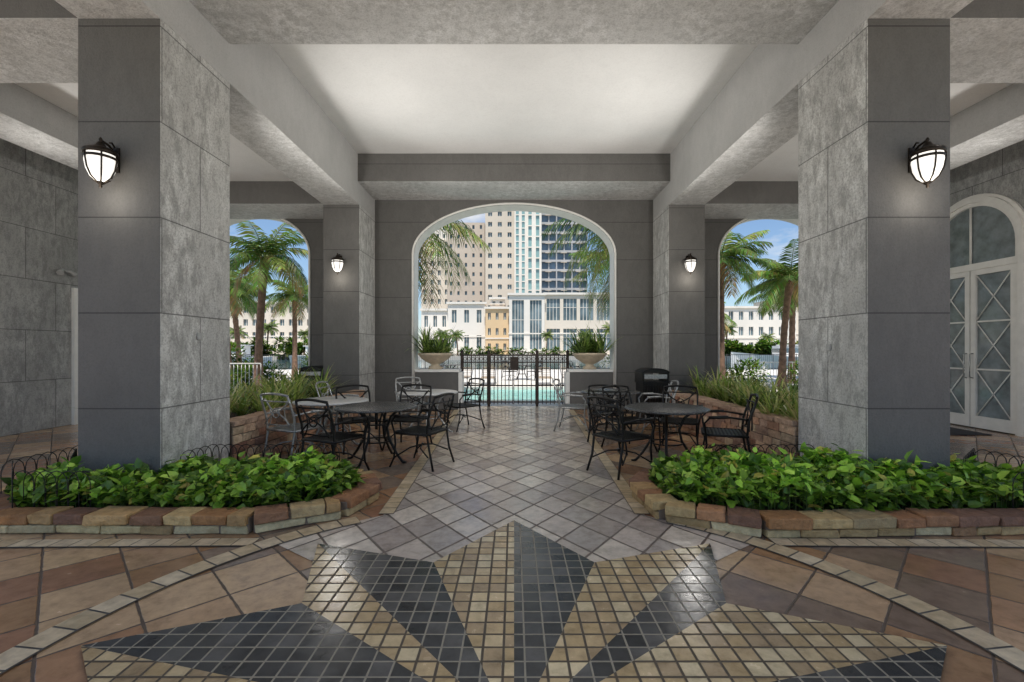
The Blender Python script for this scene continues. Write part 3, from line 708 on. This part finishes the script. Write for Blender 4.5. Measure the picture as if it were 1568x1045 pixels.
t=building('hotel_tower',[
 ('left_wing',(-18.2,-8.0,124,0,36,5,14,.30,.42),dict(mw=6)),
 ('main_block',(-7.6,.1,120,0,66,3,24,.40,.45),dict(mw=3)),
 ('teal_bay',(.1,3.2,119.3,0,70,2,40,.5,.86),dict(mw=2,mg=4,dep=.15,mul=False)),
 ('white_pier',(3.2,7.2,119.7,0,68,2,24,.45,.9),dict(mw=2,mg=4,mul=False)),
 ('glass_wing',(7.2,19.5,121,0,60,6,24,.84,.78),dict(mw=8,mg=5,dep=.8,mul=False)),
],MS)
b=MB()
for j in range(20):
    for x in (8.3,12.4,16.5): b.box(x,x+1.6,120.5,120.98,12+j*2.5,12.12+j*2.5)
b.obj('balconies',[BEIGE],t)
building('office_tower',[('main_block',(-27.5,-19.0,135,0,34,4,12,.4,.55),dict(mw=0)),('set_back',(-25.5,-20,136,34,39,3,2,.3,.5),dict(mw=2))],MS)
def lowrise(name,parts):
    e=building(name,[(p[0],p[1],p[2]) for p in parts],MS)
    b=MB()
    for p in parts:
        x0,x1,y,z0,z1=p[1][:5]; b.box(x0-.3,x1+.3,y-.35,y+.2,z1+.01,z1+.45); b.box(x0-.12,x1+.12,y-.15,y-.01,z0+(z1-z0)*.35,z0+(z1-z0)*.35+.25)
    b.obj('cornice',[PALE],e)
lowrise('arcade_shops',[('left_block',(-19.5,-13.8,96,.3,9.6,3,2,.4,.5),dict(mw=2)),('main_block',(-13.8,-6.0,95,.3,10.9,3,2,.38,.5),dict(mw=2))])
lowrise('ochre_house',[('main_block',(-5.9,-1.1,94,.3,9.8,3,3,.36,.45),dict(mw=7)),('attic',(-5.0,-2,96,10.3,12,2,1,.4,.5),dict(mw=2))])
lowrise('convention_hall',[('glazed_bay',(-1.0,6.2,92,.3,12.4,2,1,.66,.82),dict(mw=2)),('hall',(6.3,20,93,.3,12.6,4,2,.8,.72),dict(mw=0)),('wing',(20,34,95,.3,9.0,8,3,.5,.5),dict(mw=2))])
lowrise('waterfront_apartments',[('main_block',(-64,-44,100,.3,11.5,10,4,.5,.5),dict(mw=0)),('wing',(-43,-30,104,.3,8,7,2,.5,.5),dict(mw=3))])
lowrise('civic_building',[('main_block',(40,62,100,.3,10.5,10,3,.45,.55),dict(mw=2)),('wing',(62.1,90,104,.3,13.5,10,4,.5,.5),dict(mw=0))])
def boat():
    b=MB()
    sec=[(-4,1.1,.9),(-2,1.3,.9),(1,1.2,1.0),(3,.7,1.15),(4.3,.05,1.3)]
    base=len(b.v)
    for x,w,hh in sec: b.v+=[(x,-w,hh),(x,-w*.6,0),(x,w*.6,0),(x,w,hh)]
    for i in range(4):
        a=base+i*4
        for k in range(3): b.face((a+k,a+k+1,a+k+5,a+k+4))
        b.face((a+3,a,a+4,a+7))
    b.face((base,base+3,base+2,base+1))
    b.box(-2.5,1.2,-.8,.8,.95,1.75); b.box(-2.3,1.22,-.82,.82,1.25,1.55,m=1); b.box(-2.7,.9,-.9,.9,1.76,1.84); b.tube([(-1,0,1.8),(-1.2,0,3.2)],.03,5)
    return b.mesh('motor_boat',[TRIM,WIN])
BO=boat()
for x,y in ((-30,45),(-42,52),(-22,56),(27,44),(38,50),(20,58)): inst('motor_boat',BO,(x,y,-.45),R.uniform(-.3,.3)+ (3.14 if R.random()<.5 else 0),1.3)
# ---------------------------------------------------------------- sky, sun, camera
el=math.radians(68); ax=-.03
ts=Vector((math.sin(ax)*math.cos(el),-math.cos(ax)*math.cos(el),math.sin(el)))
sl=bpy.data.lights.new('sun','SUN'); sl.energy=5; sl.angle=math.radians(.5); sl.color=(1,.945,.86)
so=bpy.data.objects.new('sun',sl); COL.objects.link(so); so.rotation_euler=ts.to_track_quat('Z','Y').to_euler()
w=bpy.data.worlds.new('World'); sc.world=w; w.use_nodes=True; nt=w.node_tree
bg=nt.nodes['Background']; bg.inputs[1].default_value=.145
sk=nt.nodes.new('ShaderNodeTexSky'); sk.sky_type='NISHITA'; sk.sun_disc=False; sk.sun_elevation=el; sk.sun_rotation=math.atan2(ts.x,ts.y)
sk.dust_density=.5; sk.ozone_density=1.8
tc=nt.nodes.new('ShaderNodeTexCoord'); mp=nt.nodes.new('ShaderNodeMapping'); mp.inputs['Scale'].default_value=(1,1,3.2); nt.links.new(tc.outputs['Generated'],mp.inputs[0])
cf=noise(nt,mp.outputs[0],3.2,8,.6)
cm=ramp(nt,cf,[(.53,(0,0,0)),(.69,(.85,.85,.85))])
sky=mix(nt,1.0,sk.outputs[0],(.90,.96,1.02),'MULTIPLY')
nt.links.new(mix(nt,cm,sky,(6.2,6.2,6.2)),bg.inputs[0])
cd=bpy.data.cameras.new('camera'); cd.lens=16; cd.sensor_width=36; cd.clip_end=4000; cd.shift_y=.008; cd.shift_x=-.002
co=bpy.data.objects.new('camera',cd); COL.objects.link(co); co.location=(0,0,1.5); co.rotation_euler=(math.radians(90),0,0)
sc.camera=co
sc.view_settings.view_transform='Standard'
try: sc.view_settings.look='None'
except Exception: pass
sc.view_settings.exposure=0
